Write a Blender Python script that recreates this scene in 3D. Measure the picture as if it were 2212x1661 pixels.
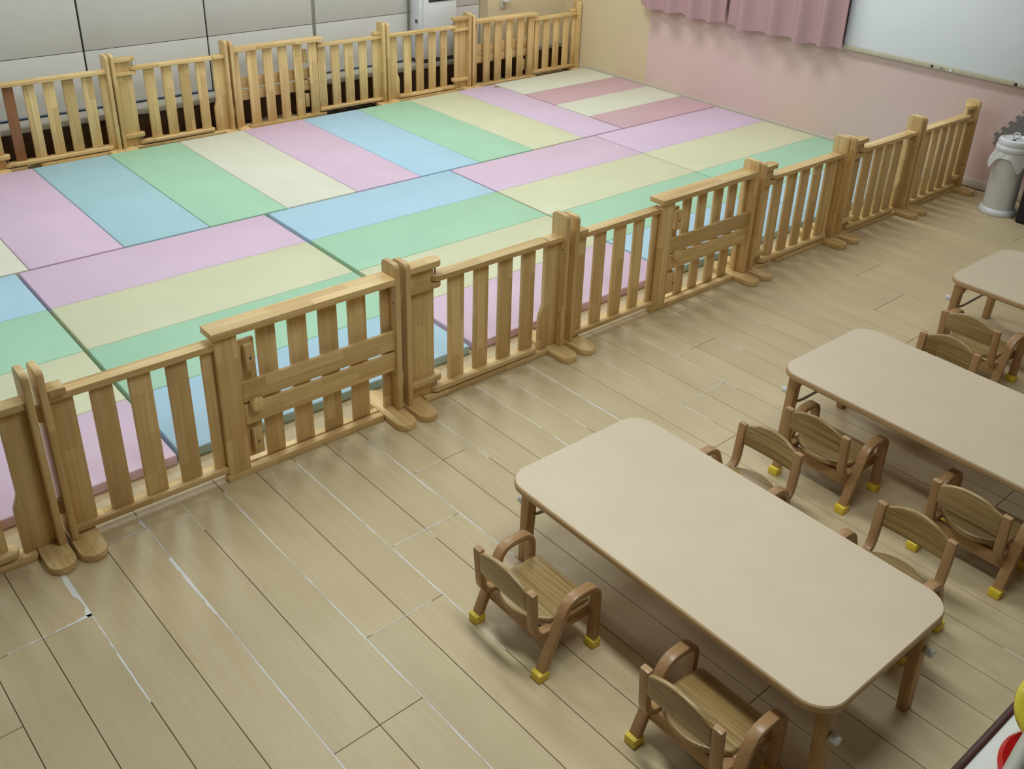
import bpy, bmesh, math, random
from mathutils import Vector, Matrix
random.seed(7)
S = bpy.context.scene
for o in list(bpy.data.objects): bpy.data.objects.remove(o, do_unlink=True)
COL = S.collection

# ------------------------------------------------------------------ camera, light, exposure
cam_d = bpy.data.cameras.new('camera'); cam = bpy.data.objects.new('camera', cam_d); COL.objects.link(cam)
rad = math.radians
M3 = (Matrix.Rotation(rad(-41.0750), 3, 'Z') @ Matrix.Rotation(rad(62.1450), 3, 'X') @ Matrix.Rotation(rad(1.9810), 3, 'Z'))
cam.matrix_world = Matrix.Translation((-1.134, -5.259, 2.312)) @ M3.to_4x4()
cam_d.sensor_fit = 'HORIZONTAL'; cam_d.sensor_width = 36.0
cam_d.lens = 2129.016 / 2212 * 36.0
cam_d.shift_x = -0.00408; cam_d.shift_y = -0.06179
cam_d.clip_start = 0.05; cam_d.clip_end = 60
S.camera = cam
S.view_settings.view_transform = 'Standard'; S.view_settings.look = 'None'
S.view_settings.gamma = 1.0; S.view_settings.use_curve_mapping = False
S.view_settings.exposure = -0.55
w = bpy.data.worlds.new('world'); S.world = w; w.use_nodes = True
w.node_tree.nodes['Background'].inputs[0].default_value = (0.9, 0.95, 1.0, 1)
w.node_tree.nodes['Background'].inputs[1].default_value = 0.15
CEIL = 2.75
LAMPS = [(0.45, -3.95, 23), (2.5, -3.9, 11), (4.6, -3.9, 8), (0.87, -1.5, 24), (2.7, -1.3, 20), (4.75, -1.4, 27), (0.87, 0.8, 28), (2.7, 0.8, 29), (4.5, 0.8, 32), (-1.2, -1.6, 17), (-1.3, 0.6, 25)]
for i, (lx, ly, p) in enumerate(LAMPS):
    ld = bpy.data.lights.new('ceiling_lamp_light', 'AREA'); ld.shape = 'RECTANGLE'; ld.size = 0.25; ld.size_y = 1.2; ld.spread = rad(125 if ly < -3 else 165)
    ld.energy = p; ld.color = (0.92, 1.0, 1.0)
    lo = bpy.data.objects.new('ceiling_lamp_light', ld); COL.objects.link(lo); lo.location = (lx, ly, CEIL - 0.07)

# ------------------------------------------------------------------ materials
def srgb(r, g, b):
    f = lambda c: (c/255/12.92) if c/255 <= 0.04045 else ((c/255+0.055)/1.055)**2.4
    return (f(r), f(g), f(b), 1.0)
class NT:
    def __init__(s, name):
        s.m = bpy.data.materials.new(name); s.m.use_nodes = True; s.t = s.m.node_tree
        s.b = s.t.nodes['Principled BSDF']
    def n(s, typ, **kw):
        nd = s.t.nodes.new(typ)
        for k, v in kw.items():
            if k.startswith('i_'): nd.inputs[k[2:].replace('_', ' ')].default_value = v
            else: setattr(nd, k, v)
        return nd
    def l(s, a, b): s.t.links.new(a, b)
    def math(s, op, a, b):
        nd = s.t.nodes.new('ShaderNodeMath'); nd.operation = op
        for i, v in enumerate((a, b)):
            if hasattr(v, 'links'): s.l(v, nd.inputs[i])
            else: nd.inputs[i].default_value = v
        return nd.outputs[0]
    def mix(s, fac, a, b, blend='MIX'):
        nd = s.t.nodes.new('ShaderNodeMix'); nd.data_type = 'RGBA'; nd.blend_type = blend
        for sock, v in ((nd.inputs[0], fac), (nd.inputs[6], a), (nd.inputs[7], b)):
            if hasattr(v, 'links'): s.l(v, sock)
            else: sock.default_value = v
        return nd.outputs[2]
    def ramp(s, fac, stops):
        nd = s.t.nodes.new('ShaderNodeValToRGB'); cr = nd.color_ramp
        while len(cr.elements) < len(stops): cr.elements.new(0.5)
        for e, (p, c) in zip(cr.elements, stops): e.position = p; e.color = c
        s.l(fac, nd.inputs[0]); return nd.outputs[0]
def plain(name, c, rough=0.5, spec=0.5, noise=0.0, scale=20, metal=0.0, bump=0.0, coat=0.0):
    q = NT(name); b = q.b
    b.inputs['Roughness'].default_value = rough; b.inputs['Metallic'].default_value = metal
    b.inputs['Specular IOR Level'].default_value = spec; b.inputs['Coat Weight'].default_value = coat
    if noise or bump:
        tc = q.n('ShaderNodeTexCoord'); nz = q.n('ShaderNodeTexNoise', i_Scale=scale, i_Detail=4.0)
        q.l(tc.outputs['Object'], nz.inputs['Vector'])
        dk = tuple(v*(1-noise) for v in c[:3]) + (1,); lt = tuple(min(1, v*(1+noise)) for v in c[:3]) + (1,)
        q.l(q.ramp(nz.outputs['Fac'], [(0.3, dk), (0.7, lt)]), b.inputs['Base Color'])
        if bump:
            bp = q.n('ShaderNodeBump', i_Strength=bump, i_Distance=0.002); q.l(nz.outputs['Fac'], bp.inputs['Height']); q.l(bp.outputs[0], b.inputs['Normal'])
    else:
        b.inputs['Base Color'].default_value = c
    return q.m
def wood(name, axis, light, dark, knot, rough=0.42, stave=0.042, length=0.33, grain=1.0, streak=0.5, brick=True, coat=0.0):
    """Finger-jointed timber, grain along the given object axis."""
    q = NT(name); tc = q.n('ShaderNodeTexCoord'); sp = q.n('ShaderNodeSeparateXYZ'); q.l(tc.outputs['Object'], sp.inputs[0])
    oi = q.n('ShaderNodeObjectInfo'); rnd = oi.outputs['Random']
    ax = {'x': 0, 'y': 1, 'z': 2}[axis]; oth = [i for i in range(3) if i != ax]
    L = q.math('ADD', sp.outputs[ax], q.math('MULTIPLY', rnd, 7.31))
    Wd = q.math('ADD', q.math('ADD', sp.outputs[oth[0]], sp.outputs[oth[1]]), q.math('MULTIPLY', rnd, 3.77))
    cb = q.n('ShaderNodeCombineXYZ'); q.l(L, cb.inputs[0]); q.l(Wd, cb.inputs[1])
    # long grain lines
    cg = q.n('ShaderNodeCombineXYZ'); q.l(q.math('MULTIPLY', L, 2.2), cg.inputs[0]); q.l(q.math('MULTIPLY', Wd, 70.0*grain), cg.inputs[1])
    nz = q.n('ShaderNodeTexNoise', i_Scale=1.0, i_Detail=5.0, i_Roughness=0.6); q.l(cg.outputs[0], nz.inputs['Vector'])
    nb = q.n('ShaderNodeTexNoise', i_Scale=4.0, i_Detail=2.0); q.l(cb.outputs[0], nb.inputs['Vector'])
    base = q.ramp(nz.outputs['Fac'], [(0.30, dark), (0.62, light)])
    base = q.mix(q.math('MULTIPLY', q.math('SUBTRACT', nb.outputs['Fac'], 0.35), 0.9*streak), base, knot)
    if brick:
        br = q.n('ShaderNodeTexBrick', i_Scale=1.0, i_Mortar_Size=0.0004, i_Brick_Width=length, i_Row_Height=stave, i_Bias=0.0)
        br.inputs['Color1'].default_value = (0.76, 0.70, 0.60, 1); br.inputs['Color2'].default_value = (1, 1, 1, 1); br.inputs['Mortar'].default_value = (0.72, 0.65, 0.55, 1)
        q.l(cb.outputs[0], br.inputs['Vector'])
        base = q.mix(1.0, base, br.outputs['Color'], 'MULTIPLY')
    tint = q.ramp(rnd, [(0.0, (0.90, 0.88, 0.84, 1)), (1.0, (1.06, 1.04, 1.0, 1))])
    base = q.mix(1.0, base, tint, 'MULTIPLY')
    q.l(base, q.b.inputs['Base Color']); q.b.inputs['Roughness'].default_value = rough; q.b.inputs['Coat Weight'].default_value = coat
    q.b.inputs['Coat Roughness'].default_value = 0.25
    return q.m
PL, PD, PK = srgb(244, 217, 162), srgb(226, 190, 132), srgb(204, 158, 96)
PINE = {a: wood('pine_' + a, a, PL, PD, PK) for a in 'xyz'}
REDW = wood('reddish_wood_z', 'z', srgb(160, 112, 76), srgb(138, 92, 58), srgb(120, 76, 46), brick=False)
BEECH = {a: wood('beech_' + a, a, srgb(184, 146, 106), srgb(168, 130, 90), srgb(150, 112, 74), brick=False, grain=1.2, streak=0.4, rough=0.35) for a in 'xyz'}
OAK = wood('ash_seat_y', 'y', srgb(190, 166, 118), srgb(136, 108, 66), srgb(160, 134, 90), brick=True, stave=0.05, length=2.0, grain=1.6, streak=0.6, rough=0.3, coat=0.15)
TLEG = wood('table_leg_z', 'z', srgb(196, 160, 112), srgb(180, 142, 96), srgb(160, 120, 78), brick=False, rough=0.4)
TEDGE = wood('table_edge_y', 'y', srgb(198, 166, 124), srgb(184, 150, 108), srgb(170, 134, 94), brick=False, rough=0.4)
DARKW = wood('dark_kick_wood', 'x', srgb(92, 60, 36), srgb(66, 42, 24), srgb(50, 30, 18), brick=False)

def floor_mat():
    q = NT('floor_plank'); tc = q.n('ShaderNodeTexCoord'); oi = q.n('ShaderNodeObjectInfo')
    sp = q.n('ShaderNodeSeparateXYZ'); q.l(tc.outputs['Object'], sp.inputs[0])
    L = q.math('ADD', sp.outputs[1], q.math('MULTIPLY', oi.outputs['Random'], 9.1)); Wd = q.math('ADD', sp.outputs[0], q.math('MULTIPLY', oi.outputs['Random'], 5.3))
    c1 = q.n('ShaderNodeCombineXYZ'); q.l(q.math('MULTIPLY', L, 3.0), c1.inputs[0]); q.l(q.math('MULTIPLY', Wd, 60.0), c1.inputs[1])
    n1 = q.n('ShaderNodeTexNoise', i_Scale=1.0, i_Detail=6.0, i_Roughness=0.65); q.l(c1.outputs[0], n1.inputs['Vector'])
    c2 = q.n('ShaderNodeCombineXYZ'); q.l(q.math('MULTIPLY', L, 2.4), c2.inputs[0]); q.l(q.math('MULTIPLY', Wd, 7.0), c2.inputs[1])
    n2 = q.n('ShaderNodeTexNoise', i_Scale=1.0, i_Detail=3.0); q.l(c2.outputs[0], n2.inputs['Vector'])
    a = q.ramp(n1.outputs['Fac'], [(0.3, srgb(203, 184, 148)), (0.7, srgb(214, 197, 162))])
    a = q.mix(q.math('MULTIPLY', n2.outputs['Fac'], 0.5), a, srgb(194, 170, 130))
    a = q.mix(1.0, a, q.ramp(oi.outputs['Random'], [(0, (0.95, 0.95, 0.94, 1)), (1, (1.03, 1.02, 1.0, 1))]), 'MULTIPLY')
    q.l(a, q.b.inputs['Base Color'])
    q.l(q.math('ADD', q.math('MULTIPLY', n2.outputs['Fac'], 0.12), 0.36), q.b.inputs['Roughness'])
    q.b.inputs['Specular IOR Level'].default_value = 0.4
    return q.m
PLANK = floor_mat()
GROOVE = plain('floor_groove', srgb(70, 55, 38), 0.9)
SEAL = plain('white_sealant', srgb(232, 230, 226), 0.7, noise=0.05)
def vinyl(name, c):
    q = NT(name); tc = q.n('ShaderNodeTexCoord')
    v = q.n('ShaderNodeTexVoronoi', i_Scale=420.0); q.l(tc.outputs['Object'], v.inputs['Vector'])
    n = q.n('ShaderNodeTexNoise', i_Scale=3.0, i_Detail=2.0); q.l(tc.outputs['Object'], n.inputs['Vector'])
    dk = tuple(x*0.955 for x in c[:3]) + (1,)
    q.l(q.ramp(n.outputs['Fac'], [(0.35, dk), (0.65, c)]), q.b.inputs['Base Color'])
    bp = q.n('ShaderNodeBump', i_Strength=0.10, i_Distance=0.001); q.l(v.outputs['Distance'], bp.inputs['Height']); q.l(bp.outputs[0], q.b.inputs['Normal'])
    q.b.inputs['Roughness'].default_value = 0.42; q.b.inputs['Specular IOR Level'].default_value = 0.4
    return q.m
VIN = {'pink': vinyl('vinyl_pink', srgb(222, 194, 216)), 'yellow': vinyl('vinyl_yellow', srgb(218, 218, 184)), 'green': vinyl('vinyl_green', srgb(172, 214, 184)),
       'blue': vinyl('vinyl_blue', srgb(178, 212, 232)), 'cream': vinyl('vinyl_cream', srgb(226, 224, 206)), 'rose': vinyl('vinyl_rose', srgb(208, 172, 180)),
       'seablue': vinyl('vinyl_seablue', srgb(170, 206, 216)), 'lavender': vinyl('vinyl_lavender', srgb(220, 196, 220)), 'ivory': vinyl('vinyl_ivory', srgb(222, 222, 204))}
LAMINATE = plain('table_laminate', srgb(210, 192, 166), 0.38, 0.4, noise=0.03, scale=6)
PANEL = plain('grey_wall_panel', srgb(218, 215, 210), 0.5, 0.3, noise=0.02, scale=8)
PANEL_STRIP = plain('grey_joint_strip', srgb(150, 148, 138), 0.5)
BLACKGAP = plain('dark_gap', srgb(30, 34, 30), 0.8)
BEIGE = plain('beige_wallpaper', srgb(224, 208, 172), 0.8, 0.2, noise=0.04, scale=60)
WALLW = plain('tan_wall', srgb(130, 122, 112), 0.85, 0.2, noise=0.02)
CEILM = plain('ceiling_white', srgb(196, 194, 190), 0.9, 0.2, noise=0.02)
def rightwall_mat():
    q = NT('pink_and_beige_wallpaper'); tc = q.n('ShaderNodeTexCoord'); sp = q.n('ShaderNodeSeparateXYZ'); q.l(tc.outputs['Object'], sp.inputs[0])
    n = q.n('ShaderNodeTexNoise', i_Scale=260.0, i_Detail=3.0); q.l(tc.outputs['Object'], n.inputs['Vector'])
    big = q.n('ShaderNodeTexNoise', i_Scale=2.0, i_Detail=2.0); q.l(tc.outputs['Object'], big.inputs['Vector'])
    pk = q.ramp(n.outputs['Fac'], [(0.35, srgb(216, 186, 180)), (0.65, srgb(234, 206, 200))])
    bg = q.ramp(n.outputs['Fac'], [(0.35, srgb(218, 200, 164)), (0.65, srgb(226, 210, 176))])
    f = q.math('GREATER_THAN', sp.outputs[1], 0.816)
    q.l(q.mix(f, pk, bg), q.b.inputs['Base Color']); q.b.inputs['Roughness'].default_value = 0.85; q.b.inputs['Specular IOR Level'].default_value = 0.2
    bp = q.n('ShaderNodeBump', i_Strength=0.25, i_Distance=0.001); q.l(n.outputs['Fac'], bp.inputs['Height']); q.l(bp.outputs[0], q.b.inputs['Normal'])
    return q.m
RWALL = rightwall_mat()
CURT = plain('mauve_curtain_cloth', srgb(190, 154, 158), 0.85, 0.15, noise=0.05, scale=180, bump=0.15)
BOARD = plain('whiteboard_white', srgb(238, 241, 248), 0.25, 0.5)
TRAY = plain('tray_cream', srgb(196, 186, 162), 0.5, noise=0.12, scale=40)
BASEB = plain('baseboard_cream', srgb(206, 198, 182), 0.5)
WHITEP = plain('white_plastic', srgb(228, 230, 234), 0.3, 0.5)
PAILM = plain('pail_white_enamel', srgb(226, 226, 226), 0.35, 0.5)
BAG = NT('translucent_white_bag'); BAG.b.inputs['Base Color'].default_value = srgb(236, 236, 238); BAG.b.inputs['Roughness'].default_value = 0.25; BAG.b.inputs['Transmission Weight'].default_value = 0.25; BAG = BAG.m
NAVY = plain('navy_black', srgb(20, 20, 36), 0.5)
FOAM = plain('grey_foam', srgb(138, 132, 130), 0.9, 0.2, noise=0.06, scale=120)
BLACK = plain('black_plastic', srgb(16, 15, 15), 0.35)
DGREY = plain('dark_grey_plastic', srgb(80, 80, 82), 0.5)
STEEL = plain('brushed_steel', srgb(170, 168, 160), 0.35, metal=0.8)
SCREW = plain('screw_steel', srgb(120, 112, 100), 0.4, metal=0.7)
YELC = plain('yellow_rubber', srgb(236, 208, 66), 0.45)
YELT = plain('yellow_toy_plastic', srgb(226, 208, 70), 0.22, coat=0.3)
REDT = plain('red_toy_plastic', srgb(190, 20, 24), 0.2, coat=0.3)
GREYT = plain('grey_toy_plastic', srgb(178, 176, 164), 0.4)
SHELFW = plain('shelf_white', srgb(220, 222, 216), 0.4)
SHELFE = plain('shelf_dark_red_brown', srgb(66, 26, 18), 0.35)
BLUEL = plain('blue_rail', srgb(96, 112, 140), 0.4)
LEDGE = plain('ledge_cream', srgb(190, 184, 170), 0.5, noise=0.03)
BROWNTAG = plain('brown_label', srgb(150, 128, 104), 0.7)

# ------------------------------------------------------------------ builders
MESH = {}
def empty(name, loc, label=None, cat=None, group=None, rz=0.0):
    o = bpy.data.objects.new(name, None); COL.objects.link(o); o.location = loc; o.rotation_euler = (0, 0, rz); o.empty_display_size = 0.05
    if label: o['label'] = label
    if cat: o['category'] = cat
    if group: o['group'] = group
    return o
def link(name, me, loc, parent=None, rz=0.0, label=None, cat=None, kind=None, group=None, smooth=False):
    o = bpy.data.objects.new(name, me); COL.objects.link(o)
    if parent is not None:
        o.parent = parent; p = Vector((0, 0, 0)); q = parent
        while q is not None: p += q.location; q = q.parent
        o.location = Vector(loc) - p
    else: o.location = loc
    o.rotation_euler = (0, 0, rz)
    if label: o['label'] = label
    if cat: o['category'] = cat
    if kind: o['kind'] = kind
    if group: o['group'] = group
    return o
def finish(bm, name, mats):
    bmesh.ops.recalc_face_normals(bm, faces=bm.faces[:])
    me = bpy.data.meshes.new(name); bm.to_mesh(me); bm.free()
    for m in (mats if isinstance(mats, (list, tuple)) else [mats]): me.materials.append(m)
    return me
def bevel_all(bm, r, seg=2, ang=0.5):
    es = [e for e in bm.edges if len(e.link_faces) == 2 and e.calc_face_angle(0) > ang]
    if r > 0 and es: bmesh.ops.bevel(bm, geom=es, offset=r, offset_type='OFFSET', segments=seg, profile=0.5, affect='EDGES', clamp_overlap=True)
def smooth_faces(me):
    for p in me.polygons: p.use_smooth = True
    try: me.set_sharp_from_angle(angle=0.7)
    except Exception: pass
def box(name, x0, x1, y0, y1, z0, z1, mat, parent=None, bev=0.003, **kw):
    x0, x1 = min(x0, x1), max(x0, x1); y0, y1 = min(y0, y1), max(y0, y1); z0, z1 = min(z0, z1), max(z0, z1)
    dx, dy, dz = x1-x0, y1-y0, z1-z0
    key = ('box', round(dx, 4), round(dy, 4), round(dz, 4), mat.name, round(bev, 4))
    if key not in MESH:
        bm = bmesh.new(); bmesh.ops.create_cube(bm, size=1.0); bmesh.ops.scale(bm, vec=(dx, dy, dz), verts=bm.verts[:])
        bevel_all(bm, min(bev, 0.45*min(dx, dy, dz)), 2 if bev > 0.0015 else 1); me = finish(bm, name, mat); smooth_faces(me); MESH[key] = me
    return link(name, MESH[key], ((x0+x1)/2, (y0+y1)/2, (z0+z1)/2), parent, **kw)
def prism(name, pts, plane, d0, d1, mat, parent=None, bev=0.003, seg=2, **kw):
    """Outline in 'xy','yz' or 'xz' extruded along the third axis from d0 to d1 (world coordinates)."""
    bm = bmesh.new(); ca = sum(p[0] for p in pts)/len(pts); cb = sum(p[1] for p in pts)/len(pts); cd = (d0+d1)/2
    def V(a, b, d):
        a -= ca; b -= cb; d -= cd
        return {'xy': (a, b, d), 'yz': (d, a, b), 'xz': (a, d, b)}[plane]
    lo = [bm.verts.new(V(a, b, d0)) for a, b in pts]; hi = [bm.verts.new(V(a, b, d1)) for a, b in pts]
    bm.faces.new(lo); bm.faces.new(hi[::-1]); n = len(pts)
    for i in range(n): bm.faces.new((lo[i], lo[(i+1) % n], hi[(i+1) % n], hi[i]))
    bmesh.ops.recalc_face_normals(bm, faces=bm.faces[:])
    if bev > 0:
        es = [e for e in bm.edges if len(e.link_faces) == 2 and e.calc_face_angle(0) > 0.6]
        bmesh.ops.bevel(bm, geom=es, offset=bev, offset_type='OFFSET', segments=seg, profile=0.5, affect='EDGES', clamp_overlap=True)
    me = finish(bm, name, mat); smooth_faces(me)
    c = {'xy': (ca, cb, cd), 'yz': (cd, ca, cb), 'xz': (ca, cd, cb)}[plane]
    return link(name, me, c, parent, **kw)
def lathe(name, prof, mat, loc, parent=None, n=40, **kw):
    bm = bmesh.new(); rings = []
    for r, z in prof:
        if r < 1e-6: rings.append([bm.verts.new((0, 0, z))])
        else: rings.append([bm.verts.new((r*math.cos(2*math.pi*i/n), r*math.sin(2*math.pi*i/n), z)) for i in range(n)])
    for a, b in zip(rings, rings[1:]):
        for i in range(n):
            j = (i+1) % n
            if len(a) == 1 and len(b) == 1: continue
            if len(a) == 1: bm.faces.new((a[0], b[j], b[i]))
            elif len(b) == 1: bm.faces.new((a[i], a[j], b[0]))
            else: bm.faces.new((a[i], a[j], b[j], b[i]))
    me = finish(bm, name, mat); smooth_faces(me); return link(name, me, loc, parent, **kw)
def cyl(name, p0, p1, r, mat, parent=None, n=16, bev=0.0, **kw):
    p0, p1 = Vector(p0), Vector(p1); d = p1-p0; bm = bmesh.new()
    bmesh.ops.create_cone(bm, cap_ends=True, segments=n, radius1=r, radius2=r, depth=d.length)
    if bev: bevel_all(bm, bev, 2, 1.0)
    bmesh.ops.rotate(bm, cent=(0, 0, 0), matrix=d.to_track_quat('Z', 'Y').to_matrix(), verts=bm.verts[:])
    me = finish(bm, name, mat); smooth_faces(me); return link(name, me, (p0+p1)/2, parent, **kw)
def tube(name, pts, r, mat, parent=None, n=10, closed=False, **kw):
    pts = [Vector(p) for p in pts]; c = sum(pts, Vector())/len(pts); bm = bmesh.new(); rings = []; N = len(pts); up = Vector((0, 0, 1))
    for i, p in enumerate(pts):
        a = pts[(i-1) % N] if (closed or i > 0) else p; b = pts[(i+1) % N] if (closed or i < N-1) else p
        t = (b-a).normalized(); s = t.cross(up)
        if s.length < 1e-4: s = t.cross(Vector((1, 0, 0)))
        s.normalize(); u = s.cross(t)
        rings.append([bm.verts.new(p-c + (s*math.cos(2*math.pi*k/n) + u*math.sin(2*math.pi*k/n))*r) for k in range(n)])
    pr = list(zip(rings, rings[1:])) + ([(rings[-1], rings[0])] if closed else [])
    for A, B in pr:
        for k in range(n): bm.faces.new((A[k], A[(k+1) % n], B[(k+1) % n], B[k]))
    if not closed: bm.faces.new(rings[0]); bm.faces.new(rings[-1][::-1])
    me = finish(bm, name, mat); smooth_faces(me); return link(name, me, c, parent, **kw)
def arc(cx, cy, r, a0, a1, n=6): return [(cx+r*math.cos(rad(a0+(a1-a0)*i/n)), cy+r*math.sin(rad(a0+(a1-a0)*i/n))) for i in range(n+1)]
def rrect(x0, x1, y0, y1, r, n=6):
    return arc(x1-r, y1-r, r, 0, 90, n) + arc(x0+r, y1-r, r, 90, 180, n) + arc(x0+r, y0+r, r, 180, 270, n) + arc(x1-r, y0+r, r, 270, 360, n)

# ------------------------------------------------------------------ room
TH = 0.0225
def FW(x, y): return (x*math.cos(TH) - y*math.sin(TH), x*math.sin(TH) + y*math.cos(TH))   # plank frame -> room frame
XR, YB = 5.615, 2.05
floor = box('floor', -3.6, XR+0.05, -6.8, YB+0.1, -0.08, -0.006, GROOVE, bev=0, kind='structure')
K0, PW, BL = -0.9724, 0.15144, 1.515
PLK = {}
for k in range(-5, 46):
    b = k//2
    yj = -2.963 - 0.0077*b + 0.303*((b+1) % 5)
    xc = K0 + PW*(k+0.5)
    ys = []
    y = yj - 3*BL
    while y < 2.6: ys.append((y, y+BL)); y += BL
    for y0, y1 in ys:
        cx, cy = FW(xc, (y0+y1)/2)
        if cy < -6.3 or cy > 1.6 or cx > XR-0.06 or cx < -1.9: continue
        if cy > -1.0 and cx > -0.2 and cy < 0.9: pass
        key = 'plank'
        if key not in PLK:
            bm = bmesh.new(); bmesh.ops.create_cube(bm, size=1.0); bmesh.ops.scale(bm, vec=(PW-0.0022, BL-0.0022, 0.006), verts=bm.verts[:])
            es = [e for e in bm.edges if all(v.co.z > 0 for v in e.verts)]
            bmesh.ops.bevel(bm, geom=es, offset=0.0009, segments=1, affect='EDGES'); PLK[key] = finish(bm, 'plank', PLANK)
        link('plank', PLK[key], (cx, cy, -0.003), floor, rz=TH)
# white sealant smeared along the board joints
def sealant():
    bm = bmesh.new(); rs = random.Random(3)
    def strip(pa, pb, wmax, side, wmin=0.0012):
        n = max(6, int((Vector(pb)-Vector(pa)).length/0.012)); d = (Vector(pb)-Vector(pa)).normalized(); nn = Vector((-d.y, d.x)); prev = None; wv = wmin
        for i in range(n+1):
            p = Vector(pa) + (Vector(pb)-Vector(pa))*i/n
            wv = max(wmin, min(wmax, wv + rs.uniform(-1, 1)*wmax*0.35)); 
            if rs.random() < 0.06: wv = wmax*rs.uniform(0.7, 1.2)
            a = p - nn*(0.0012); c = p + nn*wv*side
            if side < 0: a = p + nn*0.0012
            A = FW(*a); Cc = FW(*c); v0 = bm.verts.new((A[0], A[1], 0.0004)); v1 = bm.verts.new((Cc[0], Cc[1], 0.0004))
            if prev: bm.faces.new((prev[0], prev[1], v1, v0))
            prev = (v0, v1)
    X = lambda k: K0+PW*k
    def J(b, y): 
        v = -2.963 - 0.0077*b + 0.303*((b+1) % 5)
        while v > y+BL/2: v -= BL
        while v < y-BL/2: v += BL
        return v
    def butt(b, y, a, c, wd): strip((X(2*b)+a, J(b, y)), (X(2*b+2)-c, J(b, y)), wd, 1)
    strip((X(2), -2.33), (X(2), -2.66), 0.017, -1); strip((X(2), -2.66), (X(2), -3.1), 0.005, -1)
    strip((X(4), -2.28), (X(4), -3.05), 0.010, -1); strip((X(4), -3.05), (X(4), -4.2), 0.004, -1)
    butt(1, -2.35, 0.17, 0.0, 0.004); butt(0, -2.65, 0.05, 0.0, 0.012)
    strip((X(5), -2.2), (X(5), -2.5), 0.0025, -1)
    strip((X(6), -2.35), (X(6), -3.9), 0.0045, -1); strip((X(8), -2.35), (X(8), -3.6), 0.0045, -1); strip((X(9), -3.0), (X(9), -3.05), 0.002, 1)
    butt(3, -3.31, 0.02, 0.05, 0.003); butt(4, -3.0, 0.01, 0.03, 0.003)
    strip((X(10), -2.4), (X(10), -3.3), 0.0045, -1); butt(5, -2.7, 0.02, 0.16, 0.002); butt(5, -2.7, 0.27, 0.0, 0.003)
    strip((X(12), -2.35), (X(12), -2.8), 0.003, -1); butt(6, -2.39, 0.0, 0.0, 0.004)
    strip((X(14), -2.35), (X(14), -2.75), 0.003, -1); strip((X(14), -2.75), (X(14), -3.2), 0.010, -1); strip((X(15), -2.35), (X(15), -2.9), 0.003, -1)
    strip((X(16), -2.35), (X(16), -3.1), 0.0055, -1); strip((X(18), -2.4), (X(18), -3.2), 0.0028, -1); strip((X(20), -2.4), (X(20), -3.1), 0.0028, -1)
    butt(9, -3.04, 0.01, 0.02, 0.0022); butt(10, -2.74, 0.0, 0.2, 0.002); butt(11, -2.44, 0.0, 0.05, 0.003)
    strip((X(22), -2.4), (X(22), -2.9), 0.0025, -1); strip((X(18), -4.6), (X(18), -5.6), 0.003, -1); strip((X(16), -4.6), (X(16), -5.6), 0.003, -1)
    strip((X(24), -2.4), (X(24), -2.8), 0.002, -1); strip((X(26), -2.5), (X(26), -2.9), 0.002, -1)
    return finish(bm, 'sealant', SEAL)
link('sealant', sealant(), (0, 0, 0), floor, label='white sealant smeared along floor joints', kind='stuff')

wall_right = box('wall_right', XR, XR+0.1, -6.8, YB+0.1, 0, CEIL, RWALL, bev=0, kind='structure')
# the wall mesh origin sits mid-wall, shift the colour seam to the room coordinate
for me in {wall_right.data}:
    me.transform(Matrix.Translation(wall_right.location)); wall_right.location = (0, 0, 0)
box('wall_left', -3.7, -3.6, -6.8, YB+0.1, 0, CEIL, WALLW, bev=0, kind='structure')
box('wall_front', -3.6, XR, -6.9, -6.8, 0, CEIL, WALLW, bev=0, kind='structure')
box('ceiling', -3.6, XR, -6.8, YB+0.1, CEIL, CEIL+0.1, CEILM, bev=0, kind='structure')
wb = box('wall_back', -3.6, XR, YB+0.02, YB+0.1, 0, CEIL, BLACKGAP, bev=0, kind='structure')
JX = [-2.57, -1.65, -0.73, 0.19, 1.108, 2.03, 2.945, 3.875, 4.66]
for i in range(len(JX)-1):
    g0 = 0.006 if i < 6 else 0.016; a = JX[i] + (0.016 if i in (6, 7) else 0.007); b = JX[i+1] - (0.016 if i in (5, 6) else 0.007)
    box('panel', a, b, YB-0.001, YB+0.022, 0.252, 0.650, PANEL, wb, 0.002)
    box('panel', a, b, YB-0.001, YB+0.022, 0.655, CEIL-0.02, PANEL, wb, 0.002)
for jx in (2.945, 3.875): box('joint_strip', jx-0.0155, jx+0.0155, YB+0.002, YB+0.022, 0.252, CEIL-0.02, PANEL_STRIP, wb, 0.002, label='grey metal strip between wall panels')
box('rail', -3.5, 4.65, YB-0.006, YB+0.01, 0.244, 0.251, BLUEL, wb, 0.002, label='thin blue rail under the wall panels')
box('wall_back_right', 4.66, XR, 1.93, YB+0.02, 0.0, CEIL, BEIGE, bev=0, kind='structure')
box('trim_1', -3.5, XR-0.002, 1.885, YB+0.018, 0.195, 0.236, LEDGE, bev=0.004, kind='structure')
box('trim_2', -3.5, XR-0.002, 1.915, 1.928, 0.0, 0.194, DARKW, bev=0.001, kind='structure')
box('baseboard_right', XR-0.012, XR, -6.7, 1.88, 0, 0.062, BASEB, bev=0.003, kind='structure')

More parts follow.
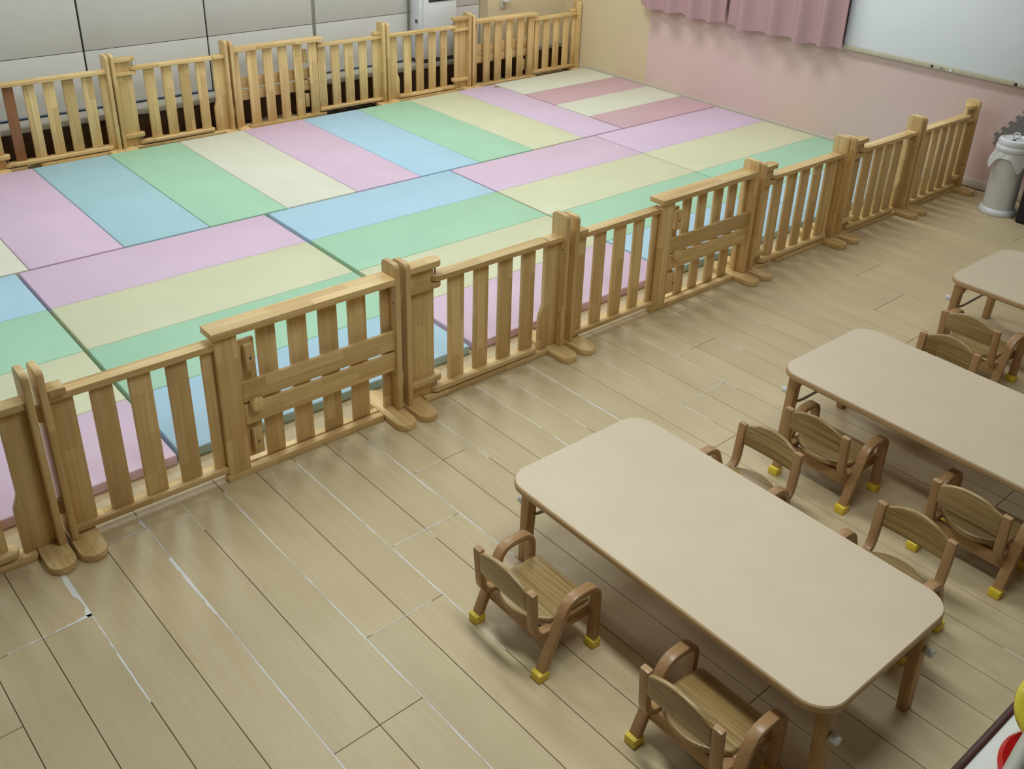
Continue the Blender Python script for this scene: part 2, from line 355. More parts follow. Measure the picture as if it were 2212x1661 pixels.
# ------------------------------------------------------------------ folding floor mats
MT = 0.045
def panel_mesh(dx, dy, mat, t=MT):
    key = ('mat', round(dx, 3), round(dy, 3), mat.name, t)
    if key not in MESH:
        bm = bmesh.new(); bmesh.ops.create_cube(bm, size=1.0); bmesh.ops.scale(bm, vec=(dx, dy, t), verts=bm.verts[:])
        bevel_all(bm, 0.0065, 3); me = finish(bm, 'panel', mat); smooth_faces(me); MESH[key] = me
    return MESH[key]
def mat(label, panels, group=None, t=MT, z=0.0):
    cx = sum((p[0]+p[1])/2 for p in panels)/len(panels); cy = sum((p[2]+p[3])/2 for p in panels)/len(panels)
    root = empty('folding_floor_mat', (cx, cy, z), label, 'mat', group)
    for x0, x1, y0, y1, c in panels:
        link('panel', panel_mesh(x1-x0, y1-y0, VIN[c], t), ((x0+x1)/2, (y0+y1)/2, z+t/2), root, label=c.replace('seablue', 'blue') + ' vinyl mat panel')
    return root
G_ = 'folding vinyl mats covering the fenced play area'
def hmat(x0, x1, cols, label, ytop=-0.048):
    hs = 0.5085; P = []
    for i, c in enumerate(cols): P.append((x0, x1, ytop-hs*(i+1)+0.001, ytop-hs*i-0.001, c))
    return mat(label, P, G_)
hmat(-1.49, -0.072, ['blue', 'green', 'yellow', 'pink'], 'folding mat with blue, green, yellow, pink strips behind the leftmost front fence posts')
hmat(-0.056, 1.352, ['pink', 'yellow', 'green', 'blue'], 'folding mat starting with a pink strip, behind the nearest gate with crossboards')
hmat(1.380, 2.748, ['blue', 'green', 'yellow', 'pink'], 'folding mat starting with a blue strip, in the middle of the play area')
hmat(2.762, 4.140, ['pink', 'yellow', 'green', 'blue'], 'folding mat of pink, yellow, green, blue strips behind the far gate with crossboards')
hmat(4.152, 5.590, ['lavender', 'yellow', 'green', 'blue'], 'folding mat along the pink wall, lavender strip first, then yellow')
def vmat(k0, cols, label, dy=0.0, xs=None):
    P = []
    for i, c in enumerate(cols):
        a, b = .5052*(k0+i), .5052*(k0+i+1)
        P.append((a+0.002, b-0.002, -0.030+dy, 1.578+dy, c))
    return mat(label, P, G_)
vmat(-4, ['pink', 'blue', 'green', 'cream'], 'striped mat at far left, only its cream strip in view')
vmat(0, ['pink', 'seablue', 'green', 'cream'], 'striped mat with pink, blue, green and cream strips running to the back fence at left')
vmat(4, ['pink', 'blue', 'green', 'yellow'], 'striped mat with pink, blue, green, yellow strips before the middle of the back fence')
lv = mat('single lavender mat strip beside the small cream and rose mat', [(4.045, 4.462, -0.030, 1.578, 'lavender')], G_)
box('tag', 4.405, 4.45, 1.475, 1.515, MT-0.001, MT+0.0015, BROWNTAG, lv, 0.0005, label='small brown tag')
mat('cream and rose pink striped mat in the far corner by the beige wall', [(4.468, 5.590, 1.165, 1.578, 'ivory'), (4.468, 5.590, 0.762, 1.161, 'rose'), (4.468, 5.590, 0.350, 0.758, 'ivory'), (4.468, 5.590, -0.044, 0.346, 'rose')], G_, 0.050)

# ------------------------------------------------------------------ wooden fences
PT = 0.024
class Fence:
    """One free-standing fence unit. x is given in room coordinates; y offsets run from the unit's centre line, negative = its face."""
    def __init__(s, label, fy, k, x0, x1, face=1, name='fence_unit', half=0.165):
        s.fy, s.k, s.face, s.half, s.x0, s.x1 = fy, k, face, half, x0, x1
        s.r = empty(name, ((x0+x1)/2, fy, 0), label, 'fence', 'pine fence units around the play area')
    def Y(s, y): return s.fy + s.face*y
    def b(s, name, x0, x1, y0, y1, z0, z1, ax, bev=0.003, mat=None, **kw):
        return box(name, x0, x1, s.Y(y0), s.Y(y1), z0*s.k, z1*s.k, mat or PINE[ax], s.r, bev, **kw)
    def post(s, x0, left=True, bracket=True):
        H = 0.700*s.k; r = 0.024; a, b = s.fy-0.05, s.fy+0.05
        pts = [(a, 0.03)] + arc(a+r, H-r, r, 180, 90, 5) + arc(b-r, H-r, r, 90, 0, 5) + [(b, 0.03)]
        p = prism('post', pts, 'yz', x0, x0+PT, PINE['z'], s.r, 0.004)
        for zz in (0.53, 0.20):
            cyl('bolt', (x0-0.001 if not left else x0+PT-0.004, s.fy-0.03, zz*s.k), (x0+0.003 if not left else x0+PT+0.001, s.fy-0.03, zz*s.k), 0.004, SCREW, p, 10)
        fx0 = x0-0.004 if left else x0+PT+0.004-0.092
        R = 0.046; h = s.half; fx1 = fx0+0.092; m = fx0+R
        pts = [(m+R*math.cos(t), s.fy+h-R+R*math.sin(t)) for t in [math.pi*i/8 for i in range(9)]] + [(m-R*math.cos(t), s.fy-h+R-R*math.sin(t)) for t in [math.pi*i/8 for i in range(9)]]
        prism('foot', pts, 'xy', 0.0, 0.030, PINE['y'], s.r, 0.004)
        if left:
            for zz in (0.50, 0.13): s.b('coupling', x0-0.012, x0, -0.018, 0.018, zz, zz+0.05, 'z', 0.002)
    def slats(s, L, z0, z1, y=0.0, t=0.016, red=None):
        for i, (a, b) in enumerate(L):
            if not (s.fy < 0 and a > 3.1): a = min(a + t*((a+b)/2+1.134)/(s.fy+5.26), b-0.02)
            m = REDW if red == i else None
            s.b('slat', a, b, y-t/2, y+t/2, z0, z1, 'z', 0.0025, m, label='reddish brown slat' if m else None)
    def rail(s, name, x0, x1, y0, y1, z0, z1, round_l=False, round_r=False):
        R = abs(y1-y0)/2*0.9; ya, yb = sorted((s.Y(y0), s.Y(y1))); pts = []
        pts += (arc(x1-R, yb-R, R, 0, 90, 4) if round_r else [(x1, yb)])[::1]
        pts = []
        pts += ([(x0, ya)] if not round_l else arc(x0+R, ya+R, R, 180, 270, 4))
        pts += ([(x1, ya)] if not round_r else arc(x1-R, ya+R, R, 270, 360, 4))
        pts += ([(x1, yb)] if not round_r else arc(x1-R, yb-R, R, 0, 90, 4))
        pts += ([(x0, yb)] if not round_l else arc(x0+R, yb-R, R, 90, 180, 4))
        return prism(name, pts, 'xy', z0*s.k, z1*s.k, PINE['x'], s.r, 0.003)
def telescope(label, fy, k, xl, xr, stile, inner, outer, inner_rail, outer_rail, face=1, half=0.165, board_x=None):
    """Sliding unit: low-railed inner half and an outer half with a stile, two crossboards, blocks and a knob on its face."""
    f = Fence(label, fy, k, xl, xr, face, 'sliding_fence_unit', half)
    f.post(xl, True); f.post(xr-PT, False)
    ia, ib = inner_rail; oa, ob = outer_rail
    sa, sb = stile
    if face > 0: ib = sa+0.025
    else: ia = sb-0.025
    f.rail('inner_top_rail', ia, ib, -0.030, 0.026, 0.566, 0.592); f.rail('inner_bottom_rail', ia, ib, -0.030, 0.026, 0.040, 0.064)
    f.slats(inner, 0.064, 0.566, -0.004)
    # bracket on the post that holds the inner half
    if face > 0: f.b('bracket', xl+PT, xl+PT+0.055, -0.052, 0.012, 0.593, 0.622, 'x', 0.006)
    else: f.b('bracket', xr-PT-0.055, xr-PT, -0.052, 0.012, 0.593, 0.622, 'x', 0.006)
    ba_, bb_ = max(oa, xl+0.090), min(ob, xr-0.090)
    f.rail('base_rail', ba_, bb_, -0.036, -0.004, 0.0, 0.030); f.rail('base_rail', ba_+0.02, bb_, 0.006, 0.034, 0.0, 0.030)
    f.slats(outer, 0.030, 0.615, 0.010)
    f.rail('top_rail', oa-0.004, ob, -0.052, 0.042, 0.615, 0.643)
    f.b('stile', sa, sb, -0.036, -0.016, 0.030, 0.615, 'z', 0.003)
    ba, bb = board_x
    f.b('crossboard', ba, bb, -0.036, -0.019, 0.320, 0.404, 'x'); f.b('crossboard', ba, bb, -0.036, -0.019, 0.224, 0.306, 'x')
    sg = 1 if face > 0 else -1; kx = (ba if face > 0 else bb) + sg*0.042
    kn = lathe('knob', [(0, 0.030), (0.016, 0.030), (0.024, 0.027), (0.029, 0.018), (0.029, 0.006), (0.024, 0.0), (0, 0.0)], PINE['y'], (kx, f.Y(-0.034), 0.305*k), f.r, 8)
    kn.rotation_euler = (math.pi/2*(1 if face > 0 else -1), 0, 0)
    for z0, z1 in ((0.447, 0.555), (0.085, 0.195)):
        a = (ba if face > 0 else bb) + sg*0.022; q = f.b('latch_block', a, a+sg*0.036, -0.042, -0.014, z0, z1, 'z', 0.006)
        cyl('screw', (a+sg*0.018, f.Y(-0.041), (z0+z1)/2*k), (a+sg*0.018, f.Y(-0.0435), (z0+z1)/2*k), 0.0055, SCREW, q, 12)
    return f
def gate(label, fy, k, xl, xr, hinge, slats, stile_h, latch, top, bottom, sill, face=1, half=0.165, notch=True, latch_piece=True, split=None, red=None):
    """Swing gate between two posts, hung on pins between plates at its hinge side ('l' or 'r')."""
    f = Fence(label, fy, k, xl, xr, face, 'gate_fence_unit', half)
    f.post(xl, True); f.post(xr-PT, False)
    if split:
        f.rail('sill', sill[0], split[0], -0.034, 0.024, 0.0, 0.028, False, True) if hinge == 'l' else f.rail('sill', split[1], sill[1], -0.034, 0.024, 0.0, 0.028, True, False)
        f.rail('sill', split[1], sill[1], -0.034, 0.024, 0.0, 0.028, True, False) if hinge == 'l' else f.rail('sill', sill[0], split[0], -0.034, 0.024, 0.0, 0.028, False, True)
    else: f.rail('sill', sill[0], sill[1], -0.034, 0.024, 0.0, 0.028)
    ha, hb = stile_h; f.b('hinge_stile', ha, hb, -0.012, 0.010, 0.030, 0.650, 'z')
    HL = hinge == 'l'; e = hb if HL else ha; sg = 1 if HL else -1
    px0 = ha if HL else e-0.032; px1 = e+0.032 if HL else hb
    for z0, z1 in ((0.640, 0.668), (0.546, 0.568), (0.094, 0.122)):
        f.rail('hinge_plate', px0, px1, -0.036, 0.026, z0, z1, not HL, HL)
    pin = e+sg*0.012
    for z0, z1 in ((0.598, 0.642), (0.062, 0.096)): cyl('hinge_pin', (pin, f.Y(-0.005), z0*k), (pin, f.Y(-0.005), z1*k), 0.0045, STEEL, f.r, 10)
    f.rail('top_rail', top[0], top[1], -0.036, 0.026, 0.573, 0.598, HL, not HL)
    f.rail('bottom_rail', bottom[0], bottom[1], -0.036, 0.026, 0.036, 0.061, True, True)
    f.slats(slats, 0.061, 0.573, 0.0, red=red)
    la, lb = latch; z9 = 0.573 if latch_piece else 0.60
    if notch:
        d = 0.020
        pts = [(la+d, z9*k), (la+d, 0.262*k), (la+0.75*d, 0.245*k), (la+0.1*d, 0.212*k), (la, 0.195*k), (la, 0.030), (lb, 0.030), (lb, z9*k)] if HL else \
              [(lb-d, z9*k), (lb-d, 0.262*k), (lb-0.75*d, 0.245*k), (lb-0.1*d, 0.212*k), (lb, 0.195*k), (lb, 0.030), (la, 0.030), (la, z9*k)]
        ya, yb = sorted((f.Y(-0.012), f.Y(0.010))); prism('latch_stile', pts, 'xz', ya, yb, PINE['z'], f.r, 0.003)
    else: f.b('latch_stile', la, lb, -0.012, 0.010, 0.030, z9, 'z')
    if latch_piece: f.b('latch_rail', (la+0.018) if HL else la, lb if HL else lb-0.018, -0.036, 0.026, 0.573, 0.598, 'x', 0.004)
    return f
FY = -2.275
# front row, left to right
gate('gate unit at the left edge, only its latch board and right post showing', FY, 1.0, -1.45, -0.565, 'l', [(-1.22, -1.13), (-1.085, -0.995), (-0.95, -0.86), (-0.822, -0.735)], (-1.426, -1.29), (-0.692, -0.589), (-1.30, -0.69), (-1.30, -0.705), (-1.34, -0.655))
telescope('nearest sliding fence unit with two crossboards and a round knob, left of the front row', FY, 1.0, -0.546, 0.813, (0.036, 0.123), [(-0.522, -0.442), (-0.394, -0.314), (-0.268, -0.186), (-0.138, -0.057), (-0.012, 0.060), (0.118, 0.196)],
          [(0.208, 0.291), (0.336, 0.42), (0.464, 0.552), (0.593, 0.682), (0.743, 0.789)], (-0.522, 0.30), (0.028, 0.789), board_x=(0.123, 0.789))
gate('gate unit with four slats and a stepped latch board, between the two crossboard units', FY, 0.985, 0.839, 1.728, 'l', [(1.069, 1.162), (1.206, 1.295), (1.341, 1.430), (1.473, 1.563)], (0.863, 1.000), (1.600, 1.704), (0.985, 1.612), (0.980, 1.580), (0.940, 1.640))
telescope('farther sliding fence unit with two crossboards and a knob, right of middle', FY, 0.962, 1.765, 3.102, (2.360, 2.450), [(1.789, 1.871), (1.916, 2.003), (2.047, 2.138), (2.181, 2.265), (2.310, 2.385), (2.452, 2.515)],
          [(2.545, 2.625), (2.662, 2.745), (2.787, 2.875), (2.905, 2.99), (3.045, 3.078)], (1.789, 2.66), (2.350, 3.078), board_x=(2.450, 3.078))
gate('gate unit with a split floor sill and close slats, right of the farther crossboard unit', FY, 0.93, 3.136, 3.946, 'l', [(3.311, 3.388), (3.436, 3.518), (3.563, 3.638), (3.685, 3.762), (3.806, 3.888)], (3.160, 3.262), (3.904, 3.922), (3.258, 3.922), (3.250, 3.905), (3.20, 3.90), notch=False, latch_piece=False, split=(3.352, 3.404))
gate('gate unit with a notched latch board, second from the pink wall', FY, 0.91, 3.999, 4.757, 'l', [(4.198, 4.290), (4.324, 4.404), (4.432, 4.518), (4.546, 4.626)], (4.023, 4.150), (4.668, 4.733), (4.112, 4.675), (4.112, 4.650), (4.085, 4.72))
gate('last front gate unit, its hinge post against the pink wall', FY, 0.90, 4.782, 5.495, 'r', [(4.895, 4.974), (5.007, 5.082), (5.116, 5.188), (5.222, 5.296), (5.329, 5.406)], (5.43, 5.471), (4.806, 4.862), (4.806, 5.436), (4.84, 5.432), (4.85, 5.42), notch=False, latch_piece=False, split=(5.255, 5.29))
# back row, left to right
FB = 1.725
gate('back gate unit at the left edge with one reddish brown slat', FB, 0.985, 0.300, 1.143, 'l', [(0.449, 0.519), (0.574, 0.650), (0.700, 0.776), (0.825, 0.904), (0.953, 1.031)], (0.324, 0.385), (1.075, 1.119), (0.372, 1.119), (0.372, 1.10), (0.36, 1.09), half=0.138, notch=False, latch_piece=False, split=(0.512, 0.594), red=0)
gate('back gate unit with four slats and a stepped latch board, left of centre', FB, 0.985, 1.156, 2.010, 'l', [(1.380, 1.461), (1.509, 1.589), (1.636, 1.718), (1.763, 1.841)], (1.180, 1.300), (1.880, 1.986), (1.290, 1.888), (1.285, 1.862), (1.25, 1.95), half=0.138)
telescope('back sliding fence unit in the centre, crossboards on its far side', FB, 0.97, 2.031, 3.386, (2.715, 2.795), [(2.764, 2.845), (2.889, 2.972), (3.013, 3.101), (3.147, 3.229), (3.275, 3.362)],
          [(2.055, 2.105), (2.161, 2.247), (2.296, 2.378), (2.422, 2.504), (2.550, 2.632), (2.682, 2.762)], (2.58, 3.362), (2.055, 2.815), face=-1, half=0.138, board_x=(2.055, 2.715))
gate('back gate unit standing before the white air purifier', FB, 0.96, 3.402, 4.280, 'r', [(3.582, 3.667), (3.708, 3.794), (3.839, 3.922), (3.964, 4.043)], (4.128, 4.256), (3.426, 3.540), (3.430, 4.128), (3.527, 4.125), (3.47, 4.22), half=0.138, latch_piece=False)
telescope('back sliding fence unit in the far corner by the beige wall', FB, 0.925, 4.300, 5.600, (4.985, 5.06), [(5.045, 5.114), (5.152, 5.240), (5.280, 5.366), (5.405, 5.490), (5.515, 5.576)],
          [(4.324, 4.365), (4.430, 4.516), (4.560, 4.648), (4.695, 4.778), (4.825, 4.911), (4.955, 5.037)], (4.90, 5.576), (4.324, 5.062), face=-1, half=0.138, board_x=(4.324, 4.985))

# ------------------------------------------------------------------ low tables
def table(label, x0, x1, y0, y1, z=0.37):
    cx, cy = (x0+x1)/2, (y0+y1)/2; r = empty('low_table', (cx, cy, 0), label, 'table', 'low nursery tables')
    prism('tabletop', rrect(x0, x1, y0, y1, 0.085, 8), 'xy', z-0.026, z-0.001, TEDGE, r, 0.006, 3)
    prism('laminate', rrect(x0+0.004, x1-0.004, y0+0.004, y1-0.004, 0.081, 8), 'xy', z-0.0012, z, LAMINATE, r, 0.0)
    for sy in (1, -1):
        ye = y1 if sy > 0 else y0
        for sx in (1, -1):
            xe = x1 if sx > 0 else x0; xa = xe-sx*0.062; xb = xe-sx*0.103
            o = ye-sy*0.012; pts = [(o+sy*0.0, 0.0), (o-sy*0.008, z-0.026), (o-sy*0.060, z-0.026), (o-sy*0.056, z-0.075), (o-sy*0.046, z-0.10), (o-sy*0.032, 0.0)]
            lg = prism('leg', pts, 'yz', min(xa, xb), max(xa, xb), TLEG, r, 0.006, 2)
            xm = (xa+xb)/2; cyl('stopper', (xm, o-sy*0.004, 0.235), (xm, o+sy*0.022, 0.235), 0.013, WHITEP, lg, 14, 0.003, label='white plastic stopper')
            gp = [(o-sy*0.055, z-0.026), (o-sy*0.055, z-0.07), (o-sy*0.085, z-0.05), (o-sy*0.11, z-0.026)]
            prism('gusset', gp, 'yz', min(xa, xb)+0.012, max(xa, xb)-0.012, TLEG, r, 0.002, 1)
        yb = ye-sy*0.056; xa, xb = x0+0.09, x1-0.09
        tube('crossbar', [(xa, yb+sy*0.008, 0.20), (xa+0.02, yb, 0.20), (xa+0.04, yb-sy*0.006, 0.204), (xb-0.04, yb-sy*0.006, 0.204), (xb-0.02, yb, 0.20), (xb, yb+sy*0.008, 0.20)], 0.006, STEEL, r, 8, label='thin steel crossbar')
    return r
table('nearest low table, its whole beige top in view', 0.554, 1.179, -4.515, -3.287)
table('middle low table, cut off by the right edge of the photo', 1.858, 2.452, -4.63, -3.403)
table('farthest low table at right, only one corner and leg pair showing', 3.216, 3.82, -4.60, -3.372)

# ------------------------------------------------------------------ small armchairs
def strip_pts(path, t):
    P = [Vector(p) for p in path]; L, Rr = [], []
    for i, p in enumerate(P):
        a = P[max(0, i-1)]; b = P[min(len(P)-1, i+1)]; d = (b-a).normalized(); n = Vector((-d.y, d.x)); L.append(p+n*t/2); Rr.append(p-n*t/2)
    return [tuple(v) for v in L] + [tuple(v) for v in Rr[::-1]]
def make_chair():
    r = empty('child_armchair', (0, 0, 0), 'x', 'chair', 'small wooden armchairs around the low tables')
    arm = [(0.020, 0.012), (0.098, 0.203), (0.106, 0.223), (0.119, 0.239), (0.137, 0.248), (0.156, 0.251), (0.190, 0.251), (0.211, 0.247), (0.227, 0.235), (0.235, 0.216), (0.237, 0.192), (0.237, 0.012)]
    jp = [(0.205, 0.142), (0.062, 0.142), (0.040, 0.146), (0.024, 0.157), (0.014, 0.176), (0.010, 0.20), (0.000, 0.326)]
    for sy in (1, -1):
        a, b = sorted((sy*0.134, sy*0.168)); fr = prism('arm_frame', strip_pts(arm, 0.021), 'xz', a, b, BEECH['x'], r, 0.003)
        for x0, x1 in ((0.002, 0.042), (0.219, 0.255)): box('foot_cap', x0, x1, sy*0.131, sy*0.171, 0.0, 0.031, YELC, fr, 0.004, label='yellow rubber foot cap')
        a, b = sorted((sy*0.106, sy*0.137)); prism('back_post', strip_pts(jp, 0.022), 'xz', a, b, BEECH['z'], r, 0.004)
        a, b = sorted((sy*0.118, sy*0.134)); box('side_rail', 0.085, 0.226, a, b, 0.112, 0.158, BEECH['x'], r, 0.003)
    box('rear_stretcher', 0.054, 0.072, -0.134, 0.134, 0.084, 0.134, BEECH['y'], r, 0.003)
    box('front_rail', 0.222, 0.238, -0.134, 0.134, 0.112, 0.158, BEECH['y'], r, 0.003)
    # seat: straight front, rear edge bowed back
    pts = [(0.244, 0.112), (0.236, 0.122), (0.120, 0.122)]
    for i in range(13):
        y = 0.118 - 0.236*i/12; pts.append((0.020 + 0.066*abs(y/0.118)**2.2, y))
    pts += [(0.120, -0.122), (0.236, -0.122), (0.244, -0.112)]
    prism('seat', pts, 'xy', 0.152, 0.174, OAK, r, 0.007, 3)
    # backrest: arched board, bowed to the rear, between the posts
    N = 14; ys = [-0.108 + 0.216*i/N for i in range(N+1)]
    top = [(y, 0.318 + 0.034*(1-(y/0.108)**2)) for y in ys]; zb = 0.244
    bm = bmesh.new(); fr_, bk_ = [], []
    def xo(y, z): return 0.006 - 0.010*(z-0.2)/0.126 - 0.004*(1-(y/0.108)**2)
    M = 4
    gridf = [[bm.verts.new((xo(y, zb+(zt-zb)*j/M)+0.008, y, zb+(zt-zb)*j/M)) for j in range(M+1)] for y, zt in top]
    gridb = [[bm.verts.new((xo(y, zb+(zt-zb)*j/M)-0.008, y, zb+(zt-zb)*j/M)) for j in range(M+1)] for y, zt in top]
    for G in (gridf, gridb):
        for i in range(N):
            for j in range(M): bm.faces.new((G[i][j], G[i+1][j], G[i+1][j+1], G[i][j+1]))
    for i in range(N):
        for j in (0, M): bm.faces.new((gridf[i][j], gridf[i+1][j], gridb[i+1][j], gridb[i][j]))
    for i in (0, N):
        for j in range(M): bm.faces.new((gridf[i][j], gridf[i][j+1], gridb[i][j+1], gridb[i][j]))
    bmesh.ops.recalc_face_normals(bm, faces=bm.faces[:])
    es = [e for e in bm.edges if len(e.link_faces) == 2 and e.calc_face_angle(0) > 0.9]
    bmesh.ops.bevel(bm, geom=es, offset=0.0055, segments=3, profile=0.5, affect='EDGES', clamp_overlap=True)
    me = finish(bm, 'backrest', OAK); smooth_faces(me); link('backrest', me, (0, 0, 0), r)
    return r
def copy_tree(o, parent=None):
    c = o.copy(); COL.objects.link(c)
    if parent: c.parent = parent
    for ch in list(o.children): copy_tree(ch, c)
    return c
proto = make_chair()
CH = [(0.307, -3.592, 1, 'armchair left of the nearest table at its far end, beside the table leg'),
      (0.362, -4.228, 1, 'armchair left of the nearest table, cut by the bottom edge of the photo'),
      (1.712, -3.700, 1, 'armchair at the left side of the middle table, close to its leg'),
      (1.738, -4.282, 1, 'armchair at the left side of the middle table, nearest the right edge of the photo'),
      (2.965, -3.640, 1, 'armchair at the left side of the farthest table at right'),
      (1.492, -3.655, -1, 'armchair pushed in on the right side of the nearest table, at its far end'),
      (1.482, -4.232, -1, 'armchair pushed in on the right side of the nearest table, at its near end'),
      (2.690, -3.690, -1, 'armchair pushed in behind the middle table, only its backrest showing')]
for i, (x, y, sx, lab) in enumerate(CH):
    c = proto if i == 0 else copy_tree(proto)
    c.location = (x, y, 0); c.rotation_euler = (0, 0, 0 if sx > 0 else math.pi); c['label'] = lab

# ------------------------------------------------------------------ curtains, whiteboard, wall things
def curtain(label, y0, y1, seed, folds):
    rs = random.Random(seed); n = int(abs(y1-y0)/0.012); bm = bmesh.new(); cols = []; L = abs(y1-y0); c = ((XR-0.085), (y0+y1)/2, 1.4)
    for i in range(n+1):
        t = i/n; y = y0+(y1-y0)*t; ph = folds*2*math.pi*t + 0.9*math.sin(5*t+seed)
        d = 0.034*math.sin(ph) + 0.007*math.sin(2.0*ph+seed); hem = 0.742 + 0.006*math.sin(ph*0.5+seed) + 0.004*math.sin(ph)
        cols.append([bm.verts.new((d*(1.0-0.35*j/8), y-c[1], (hem + (2.05-hem)*j/8)-c[2])) for j in range(9)])
    for A, B in zip(cols, cols[1:]):
        for j in range(8): bm.faces.new((A[j], B[j], B[j+1], A[j+1]))
    bmesh.ops.recalc_face_normals(bm, faces=bm.faces[:])
    bmesh.ops.solidify(bm, geom=bm.faces[:], thickness=0.004)
    me = finish(bm, 'curtain', CURT); smooth_faces(me)
    return link('curtain', me, c, None, label=label, cat='curtain', group='mauve curtains on the pink wall')
curtain('mauve curtain half hanging nearer the beige corner', 0.885, -0.078, 1, 4.6)
curtain('mauve curtain half hanging beside the whiteboard', -0.090, -1.172, 2, 4.4)
rod = empty('curtain_rail', (XR-0.085, -0.15, 2.07), 'white curtain rail above the mauve curtains', 'curtain rail')
cyl('rail', (XR-0.085, 1.0, 2.065), (XR-0.085, -1.25, 2.065), 0.012, WHITEP, rod, 12)
for y in (0.95, -1.2): box('bracket', XR-0.085, XR-0.001, y-0.01, y+0.01, 2.058, 2.08, WHITEP, rod, 0.002)
bd = empty('whiteboard', (XR-0.012, -2.2, 1.2), 'large whiteboard on the pink wall above the end of the front fence', 'whiteboard')
box('surface', XR-0.016, XR-0.001, -3.30, -1.150, 0.772, 1.75, BOARD, bd, 0.002)
box('edge_strip', XR-0.019, XR-0.001, -1.150, -1.142, 0.772, 1.75, DGREY, bd, 0.001, label='dark edge strip')
tr = box('marker_tray', XR-0.030, XR-0.001, -3.30, -1.146, 0.744, 0.772, TRAY, bd, 0.003, label='cream lower rail with specks')
MAG = [(-1.875, BLACK, 0.009), (-1.946, DGREY, 0.005), (-1.99, DGREY, 0.007), (-2.015, WHITEP, 0.010), (-2.472, BLACK, 0.010), (-2.495, WHITEP, 0.007), (-2.10, DGREY, 0.005), (-1.40, DGREY, 0.004), (-1.32, DGREY, 0.003)]
for y, m, r_ in MAG[:2] + MAG[3:6]:
    col = {'black_plastic': 'black', 'dark_grey_plastic': 'grey', 'white_plastic': 'white'}[m.name]
    cyl('magnet', (XR-0.030, y, 0.758), (XR-0.035, y, 0.758), r_, m, None, 12, label='tiny %s round magnet on the whiteboard rail, %s' % (col, {-1.875: 'first from its left', -1.946: 'just right of the first', -2.015: 'in the middle of the rail', -2.472: 'near the right edge of the photo', -2.495: 'last at right, beside a black one'}[y]), cat='magnet', group='magnets on the whiteboard rail')
o_ = empty('wall_outlet', (4.84, 1.93, 0.68), 'wall outlet with a white plug and cord above the far fence corner', 'outlet')
box('plate', 4.795, 4.872, 1.922, 1.930, 0.615, 0.735, BASEB, o_, 0.003)
pl_ = box('plug', 4.825, 4.872, 1.888, 1.922, 0.675, 0.705, WHITEP, o_, 0.006)
tube('cord', [(4.872, 1.905, 0.69), (4.900, 1.903, 0.687), (4.922, 1.905, 0.665), (4.930, 1.912, 0.62), (4.932, 1.918, 0.55), (4.930, 1.92, 0.42), (4.928, 1.915, 0.245)], 0.0035, WHITEP, o_, 8)
# air purifier on the ledge
ap = empty('air_purifier', (4.09, 1.97, 0.236), 'white air purifier with a black vent standing behind the far fence', 'air purifier')
box('body', 3.885, 4.275, 1.905, 2.045, 0.262, 0.98, WHITEP, ap, 0.02)
pts = [(3.915, 0.275), (4.272, 0.275), (4.272, 0.97), (3.95, 0.97), (3.93, 0.85), (3.918, 0.70)]
prism('front_panel', pts, 'xz', 1.888, 1.908, WHITEP, ap, 0.006)
vt = box('vent', 3.975, 4.262, 1.882, 1.892, 0.755, 0.94, BLACK, ap, 0.002, label='black vent')
for i in range(7): box('louver', 3.98, 4.257, 1.878, 1.886, 0.768+0.024*i, 0.776+0.024*i, DGREY, vt, 0.001)
box('handle_recess', 3.883, 3.888, 1.93, 1.965, 0.58, 0.61, DGREY, ap, 0.001, label='dark side handle recess')
box('base', 3.895, 4.265, 1.910, 2.04, 0.236, 0.262, DGREY, ap, 0.003, label='dark base')
# white pail with bag
PX, PY = 5.295, -2.685
pr_ = empty('nappy_pail', (PX, PY, 0), 'tall white lidded pail with a plastic bag at its rim by the pink wall', 'bin')
lathe('base_ring', [(0, 0), (0.114, 0), (0.118, 0.006), (0.117, 0.02), (0.109, 0.034), (0.098, 0.042), (0, 0.042)], WHITEP, (PX, PY, 0), pr_)
lathe('body', [(0.098, 0.040), (0.0975, 0.2), (0.097, 0.425), (0, 0.425)], PAILM, (PX, PY, 0), pr_)
lathe('lid', [(0.100, 0.424), (0.107, 0.426), (0.109, 0.440), (0.107, 0.452), (0.100, 0.458), (0.102, 0.464), (0.102, 0.482), (0.096, 0.494), (0.080, 0.500), (0.074, 0.494), (0.050, 0.492), (0, 0.492)], WHITEP, (PX, PY, 0), pr_)
box('slot', PX-0.045, PX+0.045, PY-0.012, PY+0.012, 0.490, 0.4935, DGREY, pr_, 0.001, label='dark slot in lid')
tube('ring_handle', [(PX, PY+0.022*math.cos(t), 0.512+0.022*math.sin(t)) for t in [2*math.pi*i/20 for i in range(20)]], 0.005, WHITEP, pr_, 8, True)
bm = bmesh.new(); rings = []; n = 48; rs = random.Random(5)
for j in range(7):
    v = j/6; ring = []
    for i in range(n):
        a = 2*math.pi*i/n; tip = 0.5+0.5*math.cos(4*(a-4.0)); dep = 0.045+0.085*tip**3
        rr = 0.1005 + 0.034*v*(0.4+0.6*tip) + 0.003*math.sin(11*a+3*v)*v + rs.uniform(-.001, .001)
        ring.append(bm.verts.new((rr*math.cos(a), rr*math.sin(a), 0.430-dep*v)))
    rings.append(ring)
for A, B in zip(rings, rings[1:]):
    for i in range(n): bm.faces.new((A[i], A[(i+1) % n], B[(i+1) % n], B[i]))
me = finish(bm, 'bag', BAG); smooth_faces(me); link('bag', me, (PX, PY, 0), pr_, label='translucent white bag folded over the rim')
nb = empty('storage_box', (5.38, -3.02, 0), 'dark navy box at the right edge of the photo beside the white pail', 'box')
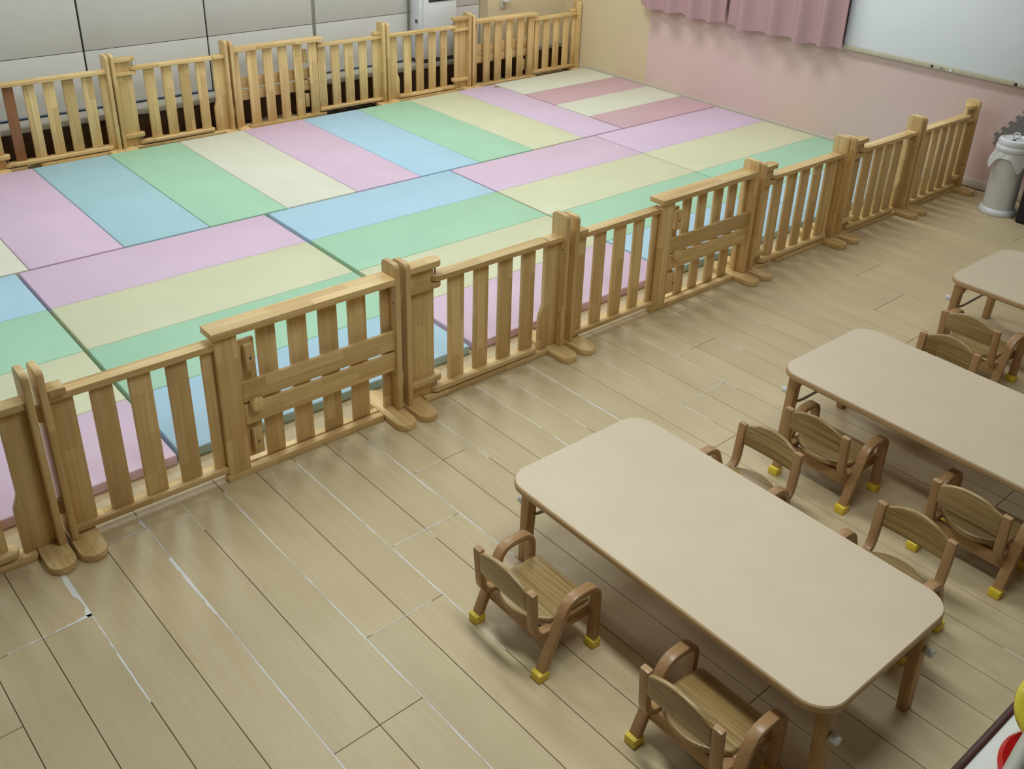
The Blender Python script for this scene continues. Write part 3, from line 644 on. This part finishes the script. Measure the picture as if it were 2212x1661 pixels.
box('body', 5.205, 5.56, -3.20, -2.845, 0, 0.40, NAVY, nb, 0.012); box('lid', 5.20, 5.565, -3.205, -2.84, 0.40, 0.43, NAVY, nb, 0.01)
# jigsaw foam tile leaning on the wall
def jig():
    s = 0.30; n = 5; out = []
    prof = [(0.0, 0), (0.30, 0), (0.26, 0.35), (0.34, 0.55), (0.66, 0.55), (0.74, 0.35), (0.70, 0), (1.0, 0)]
    c = [(0, 0), (s, 0), (s, s), (0, s)]
    for e in range(4):
        a = Vector(c[e]); b = Vector(c[(e+1) % 4]); d = (b-a)/n; nn = Vector((d.y, -d.x))
        for i in range(n):
            for u, h in prof[:-1]:
                p = a + d*(i+u) + nn*h*0.75; out.append((p.x, p.y))
    return out
ang = rad(180-52); ca, sa_ = math.cos(ang), math.sin(ang)
pts = []
for a, b in jig():
    a2, b2 = a*ca - b*sa_, a*sa_ + b*ca
    pts.append((-2.415+a2, 0.375+b2))
prism('foam_tile', [(y, z) for y, z in pts], 'yz', XR-0.016, XR-0.002, FOAM, None, 0.0, label='grey jigsaw foam tile fixed on the pink wall above the white pail', cat='foam tile')
# low shelf with toy, bottom right corner
sh = empty('low_shelf', (0.85, -5.0, 0), 'low white shelf with dark red brown edge in the bottom right corner', 'shelf')
ZS = 0.5; YE = -4.809
box('top', 0.1, 1.7, -5.15, YE-0.017, ZS-0.025, ZS, SHELFW, sh, 0.003)
box('edge_trim', 0.1, 1.7, YE-0.019, YE, ZS-0.03, ZS+0.004, SHELFE, sh, 0.005, label='dark red brown edge trim')
for x in (0.1, 0.9, 1.68): box('side_panel', x, x+0.02, -5.14, YE-0.014, 0, ZS-0.025, SHELFW, sh, 0.002)
box('bottom_board', 0.12, 1.68, -5.14, YE-0.014, 0.02, 0.04, SHELFW, sh, 0.002)
toy = empty('toy', (0.70, -4.99, ZS), 'plastic toy with red disc, grey bar and yellow hoop on the low shelf', 'toy')
lathe('disc', [(0, 0.001), (0.125, 0.001), (0.140, 0.008), (0.143, 0.02), (0.135, 0.030), (0.126, 0.026), (0.10, 0.018), (0, 0.016)], REDT, (0.685, -4.995, ZS), toy, 56, label='glossy red disc')
tube('bar', [(0.42, -4.932, 0.60), (0.52, -4.920, 0.60), (0.62, -4.907, 0.60), (0.70, -4.90, 0.60)], 0.018, GREYT, toy, 14, label='grey bar')
hc = Vector((0.714, -4.899, 0.625)) + M3.col[0]*0.036; hn = Vector((-1.848, -0.36, 1.692)).normalized(); hu = hn.cross(Vector((0, 0, 1))).normalized(); hv = hu.cross(hn)
tube('hoop', [hc + (hu*math.cos(t) + hv*math.sin(t))*0.072 for t in [2*math.pi*i/40 for i in range(40)]], 0.021, YELT, toy, 14, True, label='glossy yellow hoop')
lathe('post', [(0, 0.0), (0.03, 0.0), (0.03, 0.03), (0.022, 0.05), (0.022, 0.075), (0.0, 0.085)], YELT, (0.70, -4.945, ZS+0.0312), toy, 20, label='yellow post')
